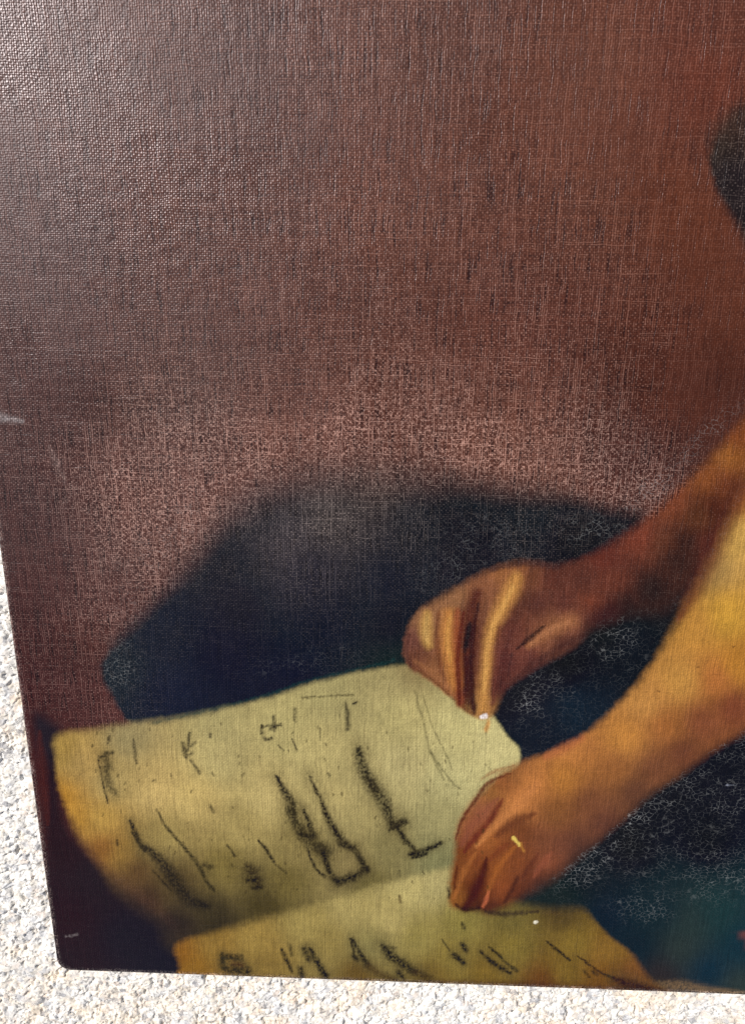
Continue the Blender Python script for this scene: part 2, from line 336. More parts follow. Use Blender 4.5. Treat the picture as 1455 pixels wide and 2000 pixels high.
# 0 background of reddish brown
col[:] = shepard(UU, VV, C((60, 60, (92, 62, 54)), (400, 100, (98, 64, 54)), (800, 60, (112, 72, 58)), (1150, 120, (116, 70, 52)), (1420, 60, (114, 66, 50)), (1400, 160, (116, 62, 45)),
    (80, 500, (88, 58, 52)), (450, 450, (98, 60, 48)), (800, 420, (112, 68, 52)), (1150, 380, (112, 66, 48)), (1330, 420, (112, 62, 42)), (1430, 600, (108, 60, 42)),
    (60, 800, (84, 55, 50)), (350, 760, (92, 58, 48)), (700, 700, (104, 62, 48)), (1050, 650, (104, 60, 46)), (1300, 760, (92, 50, 36)), (1420, 740, (84, 46, 34)),
    (60, 1000, (78, 48, 44)), (300, 1000, (104, 66, 56)), (650, 860, (112, 72, 60)), (1000, 860, (116, 74, 60)), (1250, 900, (84, 48, 40)),
    (60, 1200, (80, 46, 42)), (180, 1250, (92, 54, 46)), (150, 1350, (86, 50, 46)), (70, 1330, (72, 36, 34)), (230, 1380, (96, 54, 48)), (50, 1450, (68, 26, 22)), (1900, 300, (100, 56, 40)), (1500, -600, (90, 60, 50)), (0, -600, (84, 58, 50))), 60, 1.5) * 0.90 * (1 + 0.30 * (fbm(xm, ym, 22, 60) - 0.5) + 0.14 * brush)[..., None]
rubm[:] = np.clip(shepard(UU, VV, [(60, 60, 0.25), (400, 200, 0.26), (800, 200, 0.26), (1200, 200, 0.16), (1400, 500, 0.12), (100, 700, 0.26), (500, 600, 0.32), (900, 550, 0.30), (1200, 650, 0.34), (1400, 750, 0.10),
    (300, 1000, 1.0), (340, 1090, 0.9), (230, 1150, 0.7), (450, 930, 1.05), (700, 850, 1.05), (950, 870, 1.1), (1150, 930, 0.9), (600, 740, 0.5), (1000, 760, 0.5), (60, 1100, 0.25), (120, 1300, 0.36), (60, 1500, 0.08)], 60, 2.0), 0, 1) * (0.75 + 0.5 * fbm(xm, ym, 16, 61))
# dark corner and the dark strip beside the sheet
shape([(66, 1395), (105, 1412), (120, 1440), (125, 1600), (230, 1720), (360, 1830), (370, 1960), (60, 1990), (60, 1900), (84, 1720), (86, 1600), (80, 1500)],
      [(92, 1440, (38, 30, 36)), (100, 1530, (40, 24, 28)), (110, 1650, (44, 24, 26)), (200, 1720, (38, 26, 30)), (250, 1830, (32, 26, 34)), (320, 1880, (28, 24, 34)), (130, 1800, (44, 22, 26)), (150, 1880, (40, 24, 28))], 16, rub=0.03)
stroke([(78, 1430), (84, 1490), (90, 1560), (94, 1610)], [6, 16, 15, 5], (92, 38, 26), 0.5, 0.99, 0.35)
stroke([(-10, 812), (14, 818), (46, 823)], [18, 15, 6], (176, 170, 170), 0.55, 0.97, 0.6)  # pale streak of glare painted into the colour
stroke([(98, 872), (112, 905), (128, 940)], [6, 16, 6], (150, 128, 122), 0.4, 0.97, 0.7)  # second glare streak, also laid in as lighter colour
# 1 dark cloth behind the sheet
shape([(200, 1315), (205, 1285), (240, 1240), (310, 1170), (380, 1090), (440, 1015), (520, 955), (640, 925), (760, 925), (880, 935), (1000, 955), (1090, 965), (1180, 990), (1260, 1020), (1230, 1150), (1250, 1300), (1000, 1420), (700, 1400), (400, 1440), (270, 1420), (228, 1375)],
      [(230, 1310, (22, 34, 40)), (330, 1240, (14, 28, 40)), (330, 1350, (8, 28, 46)), (450, 1100, (20, 22, 30)), (440, 1280, (4, 22, 38)), (520, 1010, (40, 34, 38)), (470, 1180, (8, 18, 30)), (880, 1010, (16, 18, 24)), (560, 1060, (74, 60, 62)), (640, 1010, (82, 66, 62)), (740, 960, (78, 60, 55)), (600, 1120, (42, 36, 46)), (640, 1220, (26, 26, 38)),
       (800, 1010, (36, 34, 38)), (900, 970, (28, 32, 36)), (1050, 990, (26, 30, 34)), (1130, 1040, (12, 16, 24)), (900, 1080, (14, 18, 28)), (760, 1130, (22, 24, 36)), (760, 1230, (14, 22, 32)), (560, 1330, (6, 24, 40)), (770, 1290, (18, 38, 34))],
      [(200, 1310, 9), (240, 1380, 7), (260, 1220, 26), (400, 1070, 40), (520, 955, 64), (760, 915, 75), (1000, 945, 48), (1180, 990, 26)], 1, 40, rub=[(230, 1300, .22), (330, 1240, .12), (400, 1320, .03), (560, 1330, .03), (450, 1100, .22), (520, 1010, .40), (640, 1010, .50), (600, 1120, .26), (640, 1220, .14), (760, 960, .5), (900, 970, .26), (470, 1180, .08), (1050, 990, .34), (900, 1080, .13), (760, 1160, .13), (770, 1270, .06), (1130, 1040, .2), (800, 1010, .34)])
# 2 dark dress to the right
shape([(900, 1250), (1010, 1290), (1160, 1190), (1280, 1060), (1500, 900), (2100, 900), (2300, 2300), (1150, 2100), (1120, 1800), (900, 1790), (880, 1500)],
      [(1010, 1340, (10, 18, 26)), (1100, 1290, (10, 16, 22)), (1180, 1220, (26, 26, 24)), (1230, 1250, (12, 26, 32)), (1120, 1390, (10, 36, 48)), (1060, 1430, (10, 28, 38)), (1250, 1160, (40, 30, 26)),
       (1420, 1500, (10, 14, 28)), (1300, 1560, (16, 22, 26)), (1230, 1650, (10, 14, 22)), (1380, 1640, (8, 10, 24)), (1130, 1720, (14, 26, 30)), (1180, 1790, (12, 34, 46)), (1250, 1850, (14, 34, 44)), (1290, 1790, (20, 38, 44)), (1330, 1850, (50, 60, 54)), (1350, 1810, (46, 60, 56)), (1400, 1790, (30, 58, 58)), (1385, 1895, (12, 44, 62)), (1445, 1850, (14, 48, 60)), (1440, 1925, (50, 60, 54)), (1290, 1905, (50, 40, 38)), (1100, 1745, (30, 40, 36)), (1700, 1600, (12, 24, 32))],
      10, 2, 32, rub=0.02)
stroke([(1262, 1925), (1330, 1926), (1400, 1938), (1470, 1944)], [10, 20, 15, 10], (140, 112, 78), 0.8, 0.95, 0.6)
stroke([(1445, 1822), (1462, 1832), (1475, 1850)], [10, 18, 20], (124, 70, 64), 0.8, 0.9, 0.3)
# curl of the sitter's hair
shape([(1560, 120), (1455, 196), (1420, 222), (1392, 256), (1384, 300), (1390, 348), (1412, 395), (1440, 440), (1500, 520), (1700, 420), (1680, 160)],
      [(1400, 290, (52, 42, 34)), (1430, 240, (74, 52, 40)), (1440, 350, (42, 34, 36)), (1420, 370, (44, 36, 34)), (1600, 300, (40, 30, 28))], [(1400, 240, 26), (1390, 330, 9), (1440, 440, 14), (1440, 205, 20)], 3, rub=0.25)
# 4 upper sheet
shape([(113, 1437), (180, 1425), (260, 1413), (340, 1404), (430, 1386), (520, 1364), (600, 1337), (690, 1315), (765, 1302), (830, 1300), (900, 1330), (960, 1395), (990, 1438), (1016, 1474), (990, 1560), (940, 1740), (780, 1760), (620, 1800), (430, 1850), (340, 1845), (318, 1800), (262, 1752), (210, 1702), (165, 1645), (135, 1590), (116, 1535), (110, 1480)],
      [(122, 1470, (170, 140, 66)), (118, 1560, (188, 136, 44)), (150, 1600, (190, 142, 54)), (200, 1600, (192, 156, 74)), (160, 1490, (182, 152, 84)), (250, 1440, (160, 146, 94)), (220, 1530, (186, 164, 98)), (300, 1545, (206, 180, 108)), (380, 1560, (206, 182, 108)), (430, 1420, (182, 170, 108)), (430, 1480, (188, 174, 110)), (560, 1420, (190, 178, 112)), (520, 1560, (196, 178, 110)), (480, 1620, (172, 154, 90)), (300, 1640, (168, 146, 80)),
       (620, 1460, (192, 178, 112)), (640, 1355, (176, 166, 106)), (760, 1330, (172, 160, 102)), (800, 1310, (150, 134, 84)), (780, 1400, (192, 180, 114)), (900, 1430, (204, 194, 126)), (960, 1450, (212, 202, 134)), (880, 1520, (198, 190, 126)), (790, 1500, (192, 180, 118)), (700, 1520, (188, 174, 110)), (650, 1560, (190, 174, 108)), (700, 1600, (176, 162, 100)), (860, 1600, (164, 156, 100)), (760, 1660, (140, 130, 78)), (860, 1680, (138, 136, 86)), (580, 1660, (150, 134, 76)), (680, 1690, (150, 134, 80)),
       (440, 1690, (132, 116, 58)), (560, 1720, (118, 104, 50)), (720, 1730, (112, 102, 52)), (520, 1770, (72, 62, 28)), (420, 1790, (52, 44, 24)), (350, 1800, (44, 34, 26)), (350, 1720, (88, 72, 38)), (270, 1700, (92, 66, 34)), (240, 1660, (150, 118, 52)), (200, 1655, (140, 92, 36)), (290, 1750, (70, 50, 30)), (330, 1640, (160, 142, 80))],
      [(120, 1430, 12), (300, 1410, 12), (600, 1337, 8), (765, 1302, 7), (1016, 1474, 5), (113, 1520, 8), (180, 1660, 16), (260, 1750, 34), (330, 1810, 30)], 4, 24, 0.8, 1.7, rub=0.05)
# faint blue-green rim under the cloth
stroke([(300, 1412), (430, 1382), (520, 1358), (600, 1330), (690, 1309), (770, 1290)], 6, (20, 62, 60), 0.5, 0.9, 0.5)
# 5 lower sheet
shape([(344, 1846), (420, 1820), (520, 1795), (620, 1766), (700, 1742), (770, 1722), (830, 1706), (900, 1700), (1000, 1760), (1080, 1776), (1136, 1776), (1160, 1798), (1190, 1828), (1232, 1862), (1252, 1890), (1275, 1918), (1330, 1975), (1000, 1990), (355, 1990), (352, 1890)],
      [(352, 1870, (140, 92, 26)), (375, 1890, (148, 106, 34)), (420, 1850, (150, 118, 52)), (500, 1840, (162, 134, 66)), (520, 1880, (140, 114, 54)), (600, 1800, (168, 148, 82)), (680, 1770, (178, 160, 96)), (800, 1735, (196, 180, 114)), (850, 1725, (186, 172, 112)), (760, 1790, (188, 170, 104)), (640, 1850, (152, 132, 70)), (720, 1850, (146, 134, 78)), (820, 1830, (160, 144, 76)), (900, 1800, (142, 128, 62)), (880, 1870, (144, 124, 56)), (700, 1900, (112, 86, 34)), (1000, 1800, (112, 98, 46)), (1000, 1850, (138, 118, 50)), (950, 1900, (126, 100, 36)), (1100, 1790, (90, 72, 34)), (1120, 1840, (138, 112, 44)), (1190, 1860, (140, 104, 40)), (1100, 1895, (130, 102, 36)), (1180, 1905, (124, 82, 24)), (1240, 1905, (128, 82, 36)), (1060, 1915, (104, 62, 18)), (850, 1905, (122, 98, 40)), (1220, 1935, (86, 40, 22))],
      [(345, 1850, 8), (500, 1797, 14), (700, 1742, 14), (850, 1704, 9), (1080, 1776, 16), (1190, 1828, 6), (1260, 1900, 9)], 5, 22, 0.8, 1.7, rub=0.06)
stroke([(480, 1908), (600, 1914), (760, 1919), (900, 1921), (1050, 1926), (1250, 1938)], [5, 9, 10, 14, 16, 20], (72, 38, 14), 0.7, 0.9, 0.5)
# 6 the far arm with its hand on the sheet
shape([(1700, 560), (1500, 770), (1455, 818), (1400, 880), (1330, 950), (1250, 1022), (1160, 1080), (1090, 1103), (1020, 1098), (960, 1112), (890, 1150), (825, 1188), (796, 1228), (788, 1275), (800, 1306), (840, 1330), (884, 1366), (905, 1388), (930, 1402), (955, 1404), (972, 1376), (985, 1350), (1015, 1325), (1060, 1296), (1120, 1262), (1170, 1215), (1240, 1190), (1300, 1180), (1360, 1120), (1420, 1010), (1460, 930), (1620, 800)],
      [(1440, 850, (132, 72, 35)), (1420, 890, (147, 90, 40)), (1380, 930, (140, 80, 40)), (1310, 985, (132, 70, 42)), (1420, 950, (105, 55, 31)), (1400, 990, (84, 43, 29)), (1360, 1010, (95, 55, 33)), (1250, 1050, (124, 60, 40)), (1290, 1060, (98, 55, 36)), (1180, 1090, (102, 48, 35)), (1200, 1130, (109, 57, 40)), (1320, 1090, (54, 33, 26)), (1270, 1150, (38, 26, 22)), (1340, 1060, (61, 35, 26)), (1380, 1060, (84, 40, 29)), (1220, 1180, (47, 28, 24)),
       (1140, 1130, (96, 54, 42)), (1080, 1130, (94, 50, 38)), (1100, 1180, (100, 54, 44)), (1155, 1185, (128, 66, 44)), (1180, 1205, (74, 38, 34)), (1050, 1180, (86, 48, 40)), (1020, 1130, (130, 78, 46)), (990, 1120, (164, 106, 62)), (940, 1150, (140, 88, 58)), (890, 1170, (150, 104, 68)), (830, 1210, (160, 112, 74)), (805, 1250, (112, 68, 56)), (812, 1290, (120, 72, 50)), (850, 1310, (150, 98, 62)), (880, 1345, (158, 100, 60)),
       (1000, 1230, (104, 56, 44)), (990, 1290, (98, 50, 44)), (975, 1340, (84, 40, 36)), (1040, 1290, (98, 52, 44)), (1090, 1220, (156, 100, 66)), (1120, 1215, (138, 84, 60)), (1060, 1250, (140, 86, 58)), (1020, 1270, (120, 66, 50)), (1100, 1250, (84, 46, 38)), (1150, 1230, (60, 36, 32)), (940, 1395, (176, 122, 66)), (920, 1390, (160, 120, 66))],
      [(1455, 818, 16), (1300, 985, 14), (1090, 1103, 12), (890, 1150, 12), (790, 1270, 6), (884, 1366, 5), (985, 1350, 9), (1120, 1262, 12), (1240, 1190, 30), (1400, 1040, 24)], 6, 20, 1.0, 1.7, rub=0.12)
glaze([(1008, 1128), (998, 1155), (975, 1195), (957, 1240), (950, 1300), (945, 1350), (942, 1385)], [14, 20, 18, 16, 15, 13, 11], (208, 148, 76), 0.85, 0.75, 0.15)
glaze([(932, 1160), (918, 1200), (912, 1260), (910, 1310), (906, 1370)], [14, 26, 30, 26, 14], (84, 34, 24), 0.85, 0.8, 0.15)
glaze([(920, 1225), (912, 1260)], 10, (30, 16, 14), 0.8, 0.9, 0.4)
glaze([(912, 1290), (912, 1340), (922, 1380)], [12, 14, 10], (58, 22, 20), 0.8, 0.8, 0.1)
glaze([(876, 1200), (874, 1245), (880, 1290), (890, 1340)], [16, 22, 20, 14], (204, 136, 66), 0.8, 0.8, 0.15)
glaze([(892, 1195), (892, 1260), (894, 1320), (898, 1375)], [8, 10, 10, 10], (146, 70, 40), 0.7, 0.8, 0.2)
glaze([(834, 1200), (832, 1230), (836, 1258)], [10, 16, 12], (204, 158, 82), 0.75, 0.8, 0.3)
glaze([(1115, 1213), (1070, 1235), (1030, 1262)], [18, 16, 8], (172, 112, 70), 0.6, 0.9, 0.2)
stroke([(1000, 1278), (994, 1300), (992, 1320)], 5, (48, 24, 24), 0.6, 0.8, 0.3)
glaze([(1165, 1205), (1190, 1195)], 26, (58, 28, 28), 0.6, 0.9, 0.1)
glaze([(960, 1112), (1020, 1100), (1090, 1108)], 7, (70, 44, 40), 0.6, 0.9, 0.3)
# 7 the near arm with its hand on the sheet
shape([(1800, 420), (1560, 740), (1460, 945), (1410, 1055), (1352, 1165), (1303, 1252), (1235, 1345), (1160, 1420), (1090, 1462), (1020, 1488), (970, 1514), (925, 1562), (893, 1615), (886, 1680), (876, 1738), (884, 1772), (925, 1780), (960, 1784), (992, 1768), (1022, 1748), (1052, 1728), (1096, 1696), (1156, 1650), (1222, 1594), (1270, 1548), (1322, 1515), (1385, 1468), (1455, 1425), (1600, 1330), (1900, 1000)],
      [(1450, 960, (186, 118, 58)), (1440, 1050, (212, 166, 88)), (1395, 1110, (170, 132, 76)), (1420, 1200, (204, 152, 62)), (1350, 1220, (190, 134, 62)), (1440, 1300, (190, 128, 52)), (1330, 1330, (200, 144, 72)), (1260, 1370, (194, 136, 72)), (1400, 1330, (176, 108, 56)), (1430, 1380, (124, 66, 44)), (1370, 1410, (130, 74, 48)), (1300, 1420, (168, 104, 54)), (1220, 1440, (194, 130, 62)), (1130, 1470, (190, 122, 64)), (1330, 1470, (108, 62, 42)), (1280, 1500, (116, 70, 46)), (1200, 1500, (150, 94, 50)), (1100, 1520, (184, 120, 56)), (1040, 1530, (198, 126, 68)), (1010, 1570, (204, 130, 72)), (1000, 1510, (150, 96, 54)), (980, 1530, (140, 80, 44)),
       (1150, 1570, (122, 74, 48)), (1240, 1550, (100, 62, 44)), (1180, 1610, (98, 58, 44)), (1080, 1590, (134, 84, 46)), (1100, 1650, (112, 66, 48)), (1130, 1655, (84, 52, 42)), (1060, 1640, (124, 74, 50)), (1020, 1625, (118, 66, 38)), (960, 1545, (150, 100, 52)), (935, 1575, (156, 96, 62)), (905, 1620, (146, 88, 52)), (950, 1640, (166, 98, 48)), (985, 1655, (136, 74, 38)), (898, 1660, (112, 60, 26)), (905, 1690, (136, 78, 36)), (892, 1755, (140, 86, 36)), (930, 1680, (128, 66, 34)), (930, 1735, (84, 32, 16)), (970, 1700, (144, 80, 34)), (1010, 1690, (132, 72, 38)), (985, 1735, (150, 78, 38)), (1030, 1720, (104, 54, 34)), (1066, 1690, (136, 76, 52)), (1050, 1725, (84, 46, 36)), (1010, 1745, (84, 40, 26)), (930, 1776, (60, 24, 16)), (970, 1778, (70, 34, 24))],
      [(1455, 925, 22), (1345, 1160, 20), (1235, 1345, 12), (1090, 1462, 9), (970, 1514, 12), (890, 1650, 10), (880, 1770, 8), (1000, 1765, 14), (1070, 1720, 24), (1200, 1612, 16), (1385, 1468, 16)], 7, 22, 1.0, 1.7, rub=0.04)
glaze([(1066, 1478), (1096, 1464), (1136, 1442)], [9, 12, 9], (190, 106, 68), 0.45)
# fingers of the far hand
stroke([(905, 1195), (897, 1250), (894, 1310), (898, 1374)], [5, 8, 9, 7], (92, 32, 20), 0.85, 0.7, 0.1)
stroke([(934, 1180), (926, 1230), (921, 1290), (922, 1345), (926, 1392)], [5, 9, 10, 9, 6], (54, 20, 16), 0.85, 0.75, 0.1)
stroke([(918, 1215), (910, 1250), (908, 1275)], [6, 12, 6], (26, 12, 12), 0.8, 0.8, 0.2)
stroke([(1002, 1145), (978, 1192), (956, 1240), (949, 1300), (945, 1350)], [8, 11, 10, 9, 7], (226, 170, 92), 0.65, 0.85, 0.15)
stroke([(878, 1205), (873, 1245), (879, 1290)], [7, 10, 8], (224, 164, 84), 0.6, 0.85, 0.15)
stroke([(834, 1205), (832, 1232), (835, 1255)], [6, 10, 7], (222, 178, 104), 0.6, 0.85, 0.25)
stroke([(856, 1195), (852, 1240), (858, 1290), (868, 1330)], [6, 9, 9, 6], (112, 62, 38), 0.6, 0.85, 0.15)
stroke([(975, 1225), (968, 1280), (966, 1330), (962, 1375)], [8, 12, 12, 8], (112, 58, 44), 0.7, 0.85, 0.1)
stroke([(996, 1235), (984, 1290), (978, 1340)], [8, 14, 10], (80, 38, 32), 0.55, 0.9, 0.1)
stroke([(1040, 1110), (1030, 1160), (1008, 1210)], [14, 22, 14], (82, 46, 36), 0.5, 0.95, 0.1)
stroke([(1108, 1214), (1070, 1232), (1036, 1258)], [8, 10, 6], (186, 124, 82), 0.6, 0.85, 0.2)
stroke([(1140, 1240), (1090, 1266), (1040, 1298), (1005, 1328)], [10, 14, 12, 8], (62, 34, 30), 0.6, 0.9, 0.1)
stroke([(1008, 1268), (1034, 1246), (1064, 1222)], [3, 12, 3], (14, 11, 13), 0.85, 0.9, 0.45)
stroke([(812, 1292), (850, 1316), (880, 1345)], [8, 12, 8], (168, 112, 70), 0.5, 0.9, 0.2)
# fingers of the near hand
stroke([(1004, 1496), (967, 1506), (940, 1522)], [3, 7, 4], (150, 92, 52), 0.6, 0.95, 0.3)
stroke([(996, 1510), (953, 1529), (928, 1563), (901, 1604), (890, 1640)], [3, 8, 7, 6, 3], (96, 36, 18), 0.85, 0.9, 0.25)
stroke([(972, 1560), (945, 1590), (920, 1618), (902, 1650)], [6, 26, 24, 10], (146, 80, 62), 0.6, 0.97, 0.15)
stroke([(982, 1560), (972, 1578), (951, 1610), (924, 1640), (906, 1664)], [4, 11, 13, 13, 5], (108, 42, 30), 0.85, 0.9, 0.15)
stroke([(1050, 1530), (1017, 1567), (988, 1594), (956, 1624), (930, 1654)], [10, 22, 18, 13, 5], (210, 136, 76), 0.7, 0.95, 0.15)
stroke([(930, 1664), (909, 1697), (897, 1726), (887, 1754)], [4, 12, 10, 5], (172, 104, 50), 0.7, 0.9, 0.2)
stroke([(893, 1690), (890, 1712), (887, 1736)], [3, 5, 3], (84, 36, 14), 0.8, 0.85, 0.2)
stroke([(950, 1676), (940, 1712), (926, 1745), (908, 1774)], [5, 19, 20, 12], (70, 24, 13), 0.9, 0.9, 0.1)
stroke([(1046, 1588), (1012, 1602), (986, 1620), (968, 1634)], [6, 19, 17, 6], (104, 56, 33), 0.75, 0.95, 0.2)
stroke([(992, 1648), (974, 1662), (955, 1680)], [6, 13, 5], (122, 58, 32), 0.6, 0.95, 0.15)
stroke([(1008, 1652), (978, 1686), (961, 1718), (951, 1750)], [5, 12, 10, 6], (172, 100, 44), 0.7, 0.92, 0.15)
stroke([(954, 1742), (949, 1756), (943, 1770)], [4, 9, 6], (200, 108, 70), 0.8, 0.85, 0.15)
stroke([(1050, 1668), (1034, 1692), (1018, 1716)], [5, 12, 6], (100, 50, 33), 0.6, 0.95, 0.15)
stroke([(1078, 1664), (1060, 1686), (1042, 1712)], [5, 13, 6], (156, 86, 60), 0.5, 0.95, 0.15)
stroke([(1010, 1712), (1000, 1738), (985, 1762)], [5, 11, 7], (58, 28, 22), 0.7, 0.95, 0.15)
stroke([(890, 1766), (905, 1776), (935, 1773)], [4, 9, 4], (46, 16, 11), 0.85, 0.85, 0.2)
stroke([(948, 1780), (985, 1785), (1050, 1780)], [4, 10, 5], (44, 28, 28), 0.75, 0.95, 0.2)
glaze([(1455, 955), (1408, 1055), (1358, 1155), (1325, 1210)], [20, 24, 20, 8], (112, 52, 36), 0.55)
stroke([(800, 1240), (794, 1275), (802, 1302)], [5, 7, 5], (66, 36, 32), 0.6, 0.9, 0.2)
stroke([(806, 1305), (845, 1328), (886, 1366)], [4, 6, 5], (104, 62, 34), 0.6, 0.9, 0.3)
stroke([(858, 1200), (856, 1250), (862, 1300)], [8, 10, 8], (128, 76, 44), 0.4, 0.95, 0.2)
stroke([(900, 1378), (912, 1388), (925, 1396)], [6, 8, 6], (96, 46, 26), 0.6, 0.9, 0.3)

# ------------------------------------------------------------------ dark brush marks on the two sheets
INK, SOFT = (34, 28, 16), (62, 54, 28)
marks = [
 ([(214, 1438), (212, 1452)], 4, INK, .7), ([(198, 1478), (208, 1472), (222, 1469)], 6, SOFT, .7), ([(207, 1478), (211, 1496)], 12, SOFT, .5),
 ([(193, 1476), (198, 1514), (204, 1541), (211, 1569)], 3.5, INK, .8), ([(207, 1500), (214, 1534), (228, 1552)], [8, 11, 7], SOFT, .5), ([(262, 1445), (264, 1470), (267, 1490)], [4, 6, 4], INK, .6),
 ([(370, 1432), (369, 1456)], 5, INK, .7), ([(358, 1452), (362, 1474)], 7, SOFT, .7), ([(366, 1466), (380, 1452)], 5, INK, .6), ([(364, 1478), (378, 1470)], 5, INK, .6), ([(372, 1483), (380, 1496), (391, 1510)], 5, INK, .6),
 ([(410, 1434), (410, 1441)], 4, INK, .8), ([(300, 1524), (304, 1525)], 4, INK, .6),
 ([(513, 1418), (512, 1432)], 6, SOFT, .8), ([(520, 1445), (530, 1442)], 5, INK, .8), ([(519, 1420), (533, 1416)], 4, INK, .6), ([(536, 1400), (537, 1425)], 6, INK, .7), ([(528, 1424), (548, 1416)], 5, INK, .7), ([(515, 1440), (519, 1446)], 5, INK, .6),
 ([(255, 1603), (272, 1644), (283, 1661)], [4, 9, 5], INK, .8), ([(258, 1625), (282, 1663)], 3, INK, .7), ([(286, 1655), (317, 1685), (341, 1720), (372, 1758), (405, 1770)], [8, 18, 24, 24, 12], (46, 38, 26), .75), ([(300, 1699), (334, 1740)], 3, INK, .6),
 ([(307, 1582), (327, 1617), (365, 1661), (389, 1692), (403, 1720), (417, 1737)], [4, 5, 5, 7, 6, 7], SOFT, .75), ([(400, 1689), (412, 1693)], 8, INK, .6), ([(410, 1572), (418, 1586)], 5, SOFT, .6), ([(444, 1651), (460, 1672)], 4, INK, .7),
 ([(506, 1642), (520, 1660), (536, 1684)], [3, 6, 4], INK, .85), ([(540, 1690), (560, 1705)], 3, SOFT, .6), ([(484, 1694), (494, 1708), (506, 1728)], [14, 28, 14], (58, 44, 22), .7), ([(482, 1720), (499, 1718)], 5, INK, .8), ([(494, 1735), (510, 1733)], 6, INK, .6), ([(228, 1641), (231, 1651)], 4, INK, .6),
 ([(675, 1371), (678, 1398), (679, 1424)], [4, 7, 7], INK, .65), ([(691, 1374), (697, 1372)], 4, INK, .8), ([(576, 1386), (577, 1407)], 6, SOFT, .6), ([(571, 1443), (580, 1467)], 3.5, INK, .8), ([(544, 1454), (554, 1467)], 3, INK, .6), ([(625, 1424), (627, 1446)], 3, INK, .5), ([(642, 1512), (643, 1515)], 5, INK, .7),
 ([(809, 1348), (824, 1401), (839, 1461), (866, 1522)], 4, (110, 100, 56), .42), ([(826, 1359), (845, 1420), (869, 1469), (883, 1503)], 3, (96, 86, 46), .4), ([(839, 1469), (881, 1526), (900, 1541)], 3, (110, 104, 60), .5), ([(590, 1363), (650, 1359), (692, 1357)], 3, (100, 88, 48), .6),
 ([(540, 1516), (552, 1541), (569, 1567), (575, 1590)], [5, 11, 13, 9], INK, .8), ([(563, 1580), (586, 1620), (608, 1645), (634, 1668)], [10, 18, 20, 16], SOFT, .75), ([(593, 1582), (605, 1613), (612, 1634)], [4, 10, 8], INK, .9), ([(586, 1628), (600, 1634), (615, 1632)], 10, INK, .6), ([(625, 1655), (640, 1660)], 16, SOFT, .7),
 ([(601, 1658), (616, 1696), (634, 1711)], [3, 5, 6], INK, .85), ([(631, 1662), (642, 1700), (660, 1726)], [8, 9, 9], INK, .8), ([(656, 1721), (684, 1715), (716, 1698)], [9, 15, 11], INK, .9), ([(695, 1660), (707, 1685), (716, 1700)], [7, 11, 9], INK, .75),
 ([(605, 1516), (624, 1556), (642, 1601), (665, 1639), (690, 1658)], [4, 6, 10, 13, 9], (44, 34, 18), .8), ([(664, 1650), (690, 1655)], 8, INK, .6),
 ([(700, 1465), (710, 1503), (729, 1537), (752, 1571), (760, 1594), (771, 1612)], [12, 18, 20, 20, 15, 12], (54, 48, 26), .8), ([(725, 1525), (735, 1545)], 9, INK, .6), ([(765, 1612), (790, 1604)], 11, INK, .95), ([(761, 1622), (780, 1612)], 5, INK, .8), ([(775, 1616), (794, 1643), (814, 1664)], [7, 8, 6], INK, .85), ([(800, 1669), (828, 1663), (860, 1646)], [6, 9, 6], INK, .9), ([(806, 1676), (832, 1668)], 5, INK, .8),
 ([(439, 1869), (470, 1871)], 10, INK, .95), ([(442, 1892), (462, 1895), (484, 1896)], [10, 15, 13], INK, .97), ([(434, 1866), (437, 1888)], 9, SOFT, .7), ([(455, 1882), (474, 1884)], 9, (90, 52, 24), .6),
 ([(551, 1855), (561, 1879), (571, 1898)], [5, 7, 5], INK, .8), ([(565, 1845), (570, 1866)], 6, SOFT, .6), ([(587, 1893), (590, 1906)], 10, INK, .9), ([(594, 1853), (604, 1875)], 8, INK, .85), ([(606, 1853), (620, 1879), (636, 1906)], [5, 10, 12], INK, .95),
 ([(685, 1835), (695, 1872)], 5, INK, .85), ([(691, 1868), (697, 1873)], 8, INK, .9), ([(687, 1834), (704, 1862), (718, 1884)], [6, 7, 10], INK, .9), ([(720, 1886), (745, 1905), (770, 1912)], [8, 10, 8], (88, 60, 22), .6),
 ([(747, 1846), (760, 1864), (781, 1879), (799, 1891), (812, 1900)], [7, 14, 15, 14, 8], INK, .85), ([(752, 1850), (772, 1852)], 5, SOFT, .6), ([(779, 1900), (786, 1908)], 9, INK, .9), ([(812, 1900), (840, 1912)], 12, (78, 56, 22), .6),
 ([(886, 1865), (905, 1880)], 9, INK, .9), ([(903, 1844), (909, 1855)], 8, INK, .85), ([(904, 1805), (906, 1813)], 6, INK, .7), ([(939, 1858), (962, 1880), (996, 1901)], [5, 8, 5], INK, .92), ([(956, 1850), (977, 1869)], 5, INK, .8), ([(977, 1869), (992, 1884), (1011, 1897)], 5, SOFT, .7),
 ([(1067, 1839), (1090, 1858), (1113, 1876)], [3, 5, 3], INK, .8), ([(1128, 1867), (1166, 1895), (1204, 1914)], [3, 4, 6], (60, 38, 16), .8), ([(1140, 1895), (1150, 1908)], 4, INK, .6), ([(1158, 1897), (1165, 1903)], 6, INK, .6), ([(1200, 1912), (1240, 1926), (1282, 1938)], [8, 16, 14], (64, 28, 16), .8), ([(863, 1835), (878, 1858)], 3, SOFT, .6), ([(875, 1735), (877, 1752)], 5, INK, .8), ([(780, 1700), (781, 1710)], 4, SOFT, .5), ([(780, 1750), (781, 1762)], 5, (110, 84, 40), .6),
]
for pts, w, c, a in marks:
    wm = w if np.isscalar(w) else max(w)
    if wm > 7: stroke(pts, wm * 2.3, (84, 72, 40), 0.45, 0.98, 0.5)
    stroke(pts, np.asarray(w) * 1.2 if not np.isscalar(w) else w * 1.15, tuple(0.75 * q for q in c), min(1, a * 1.25), 0.9, 0.45)
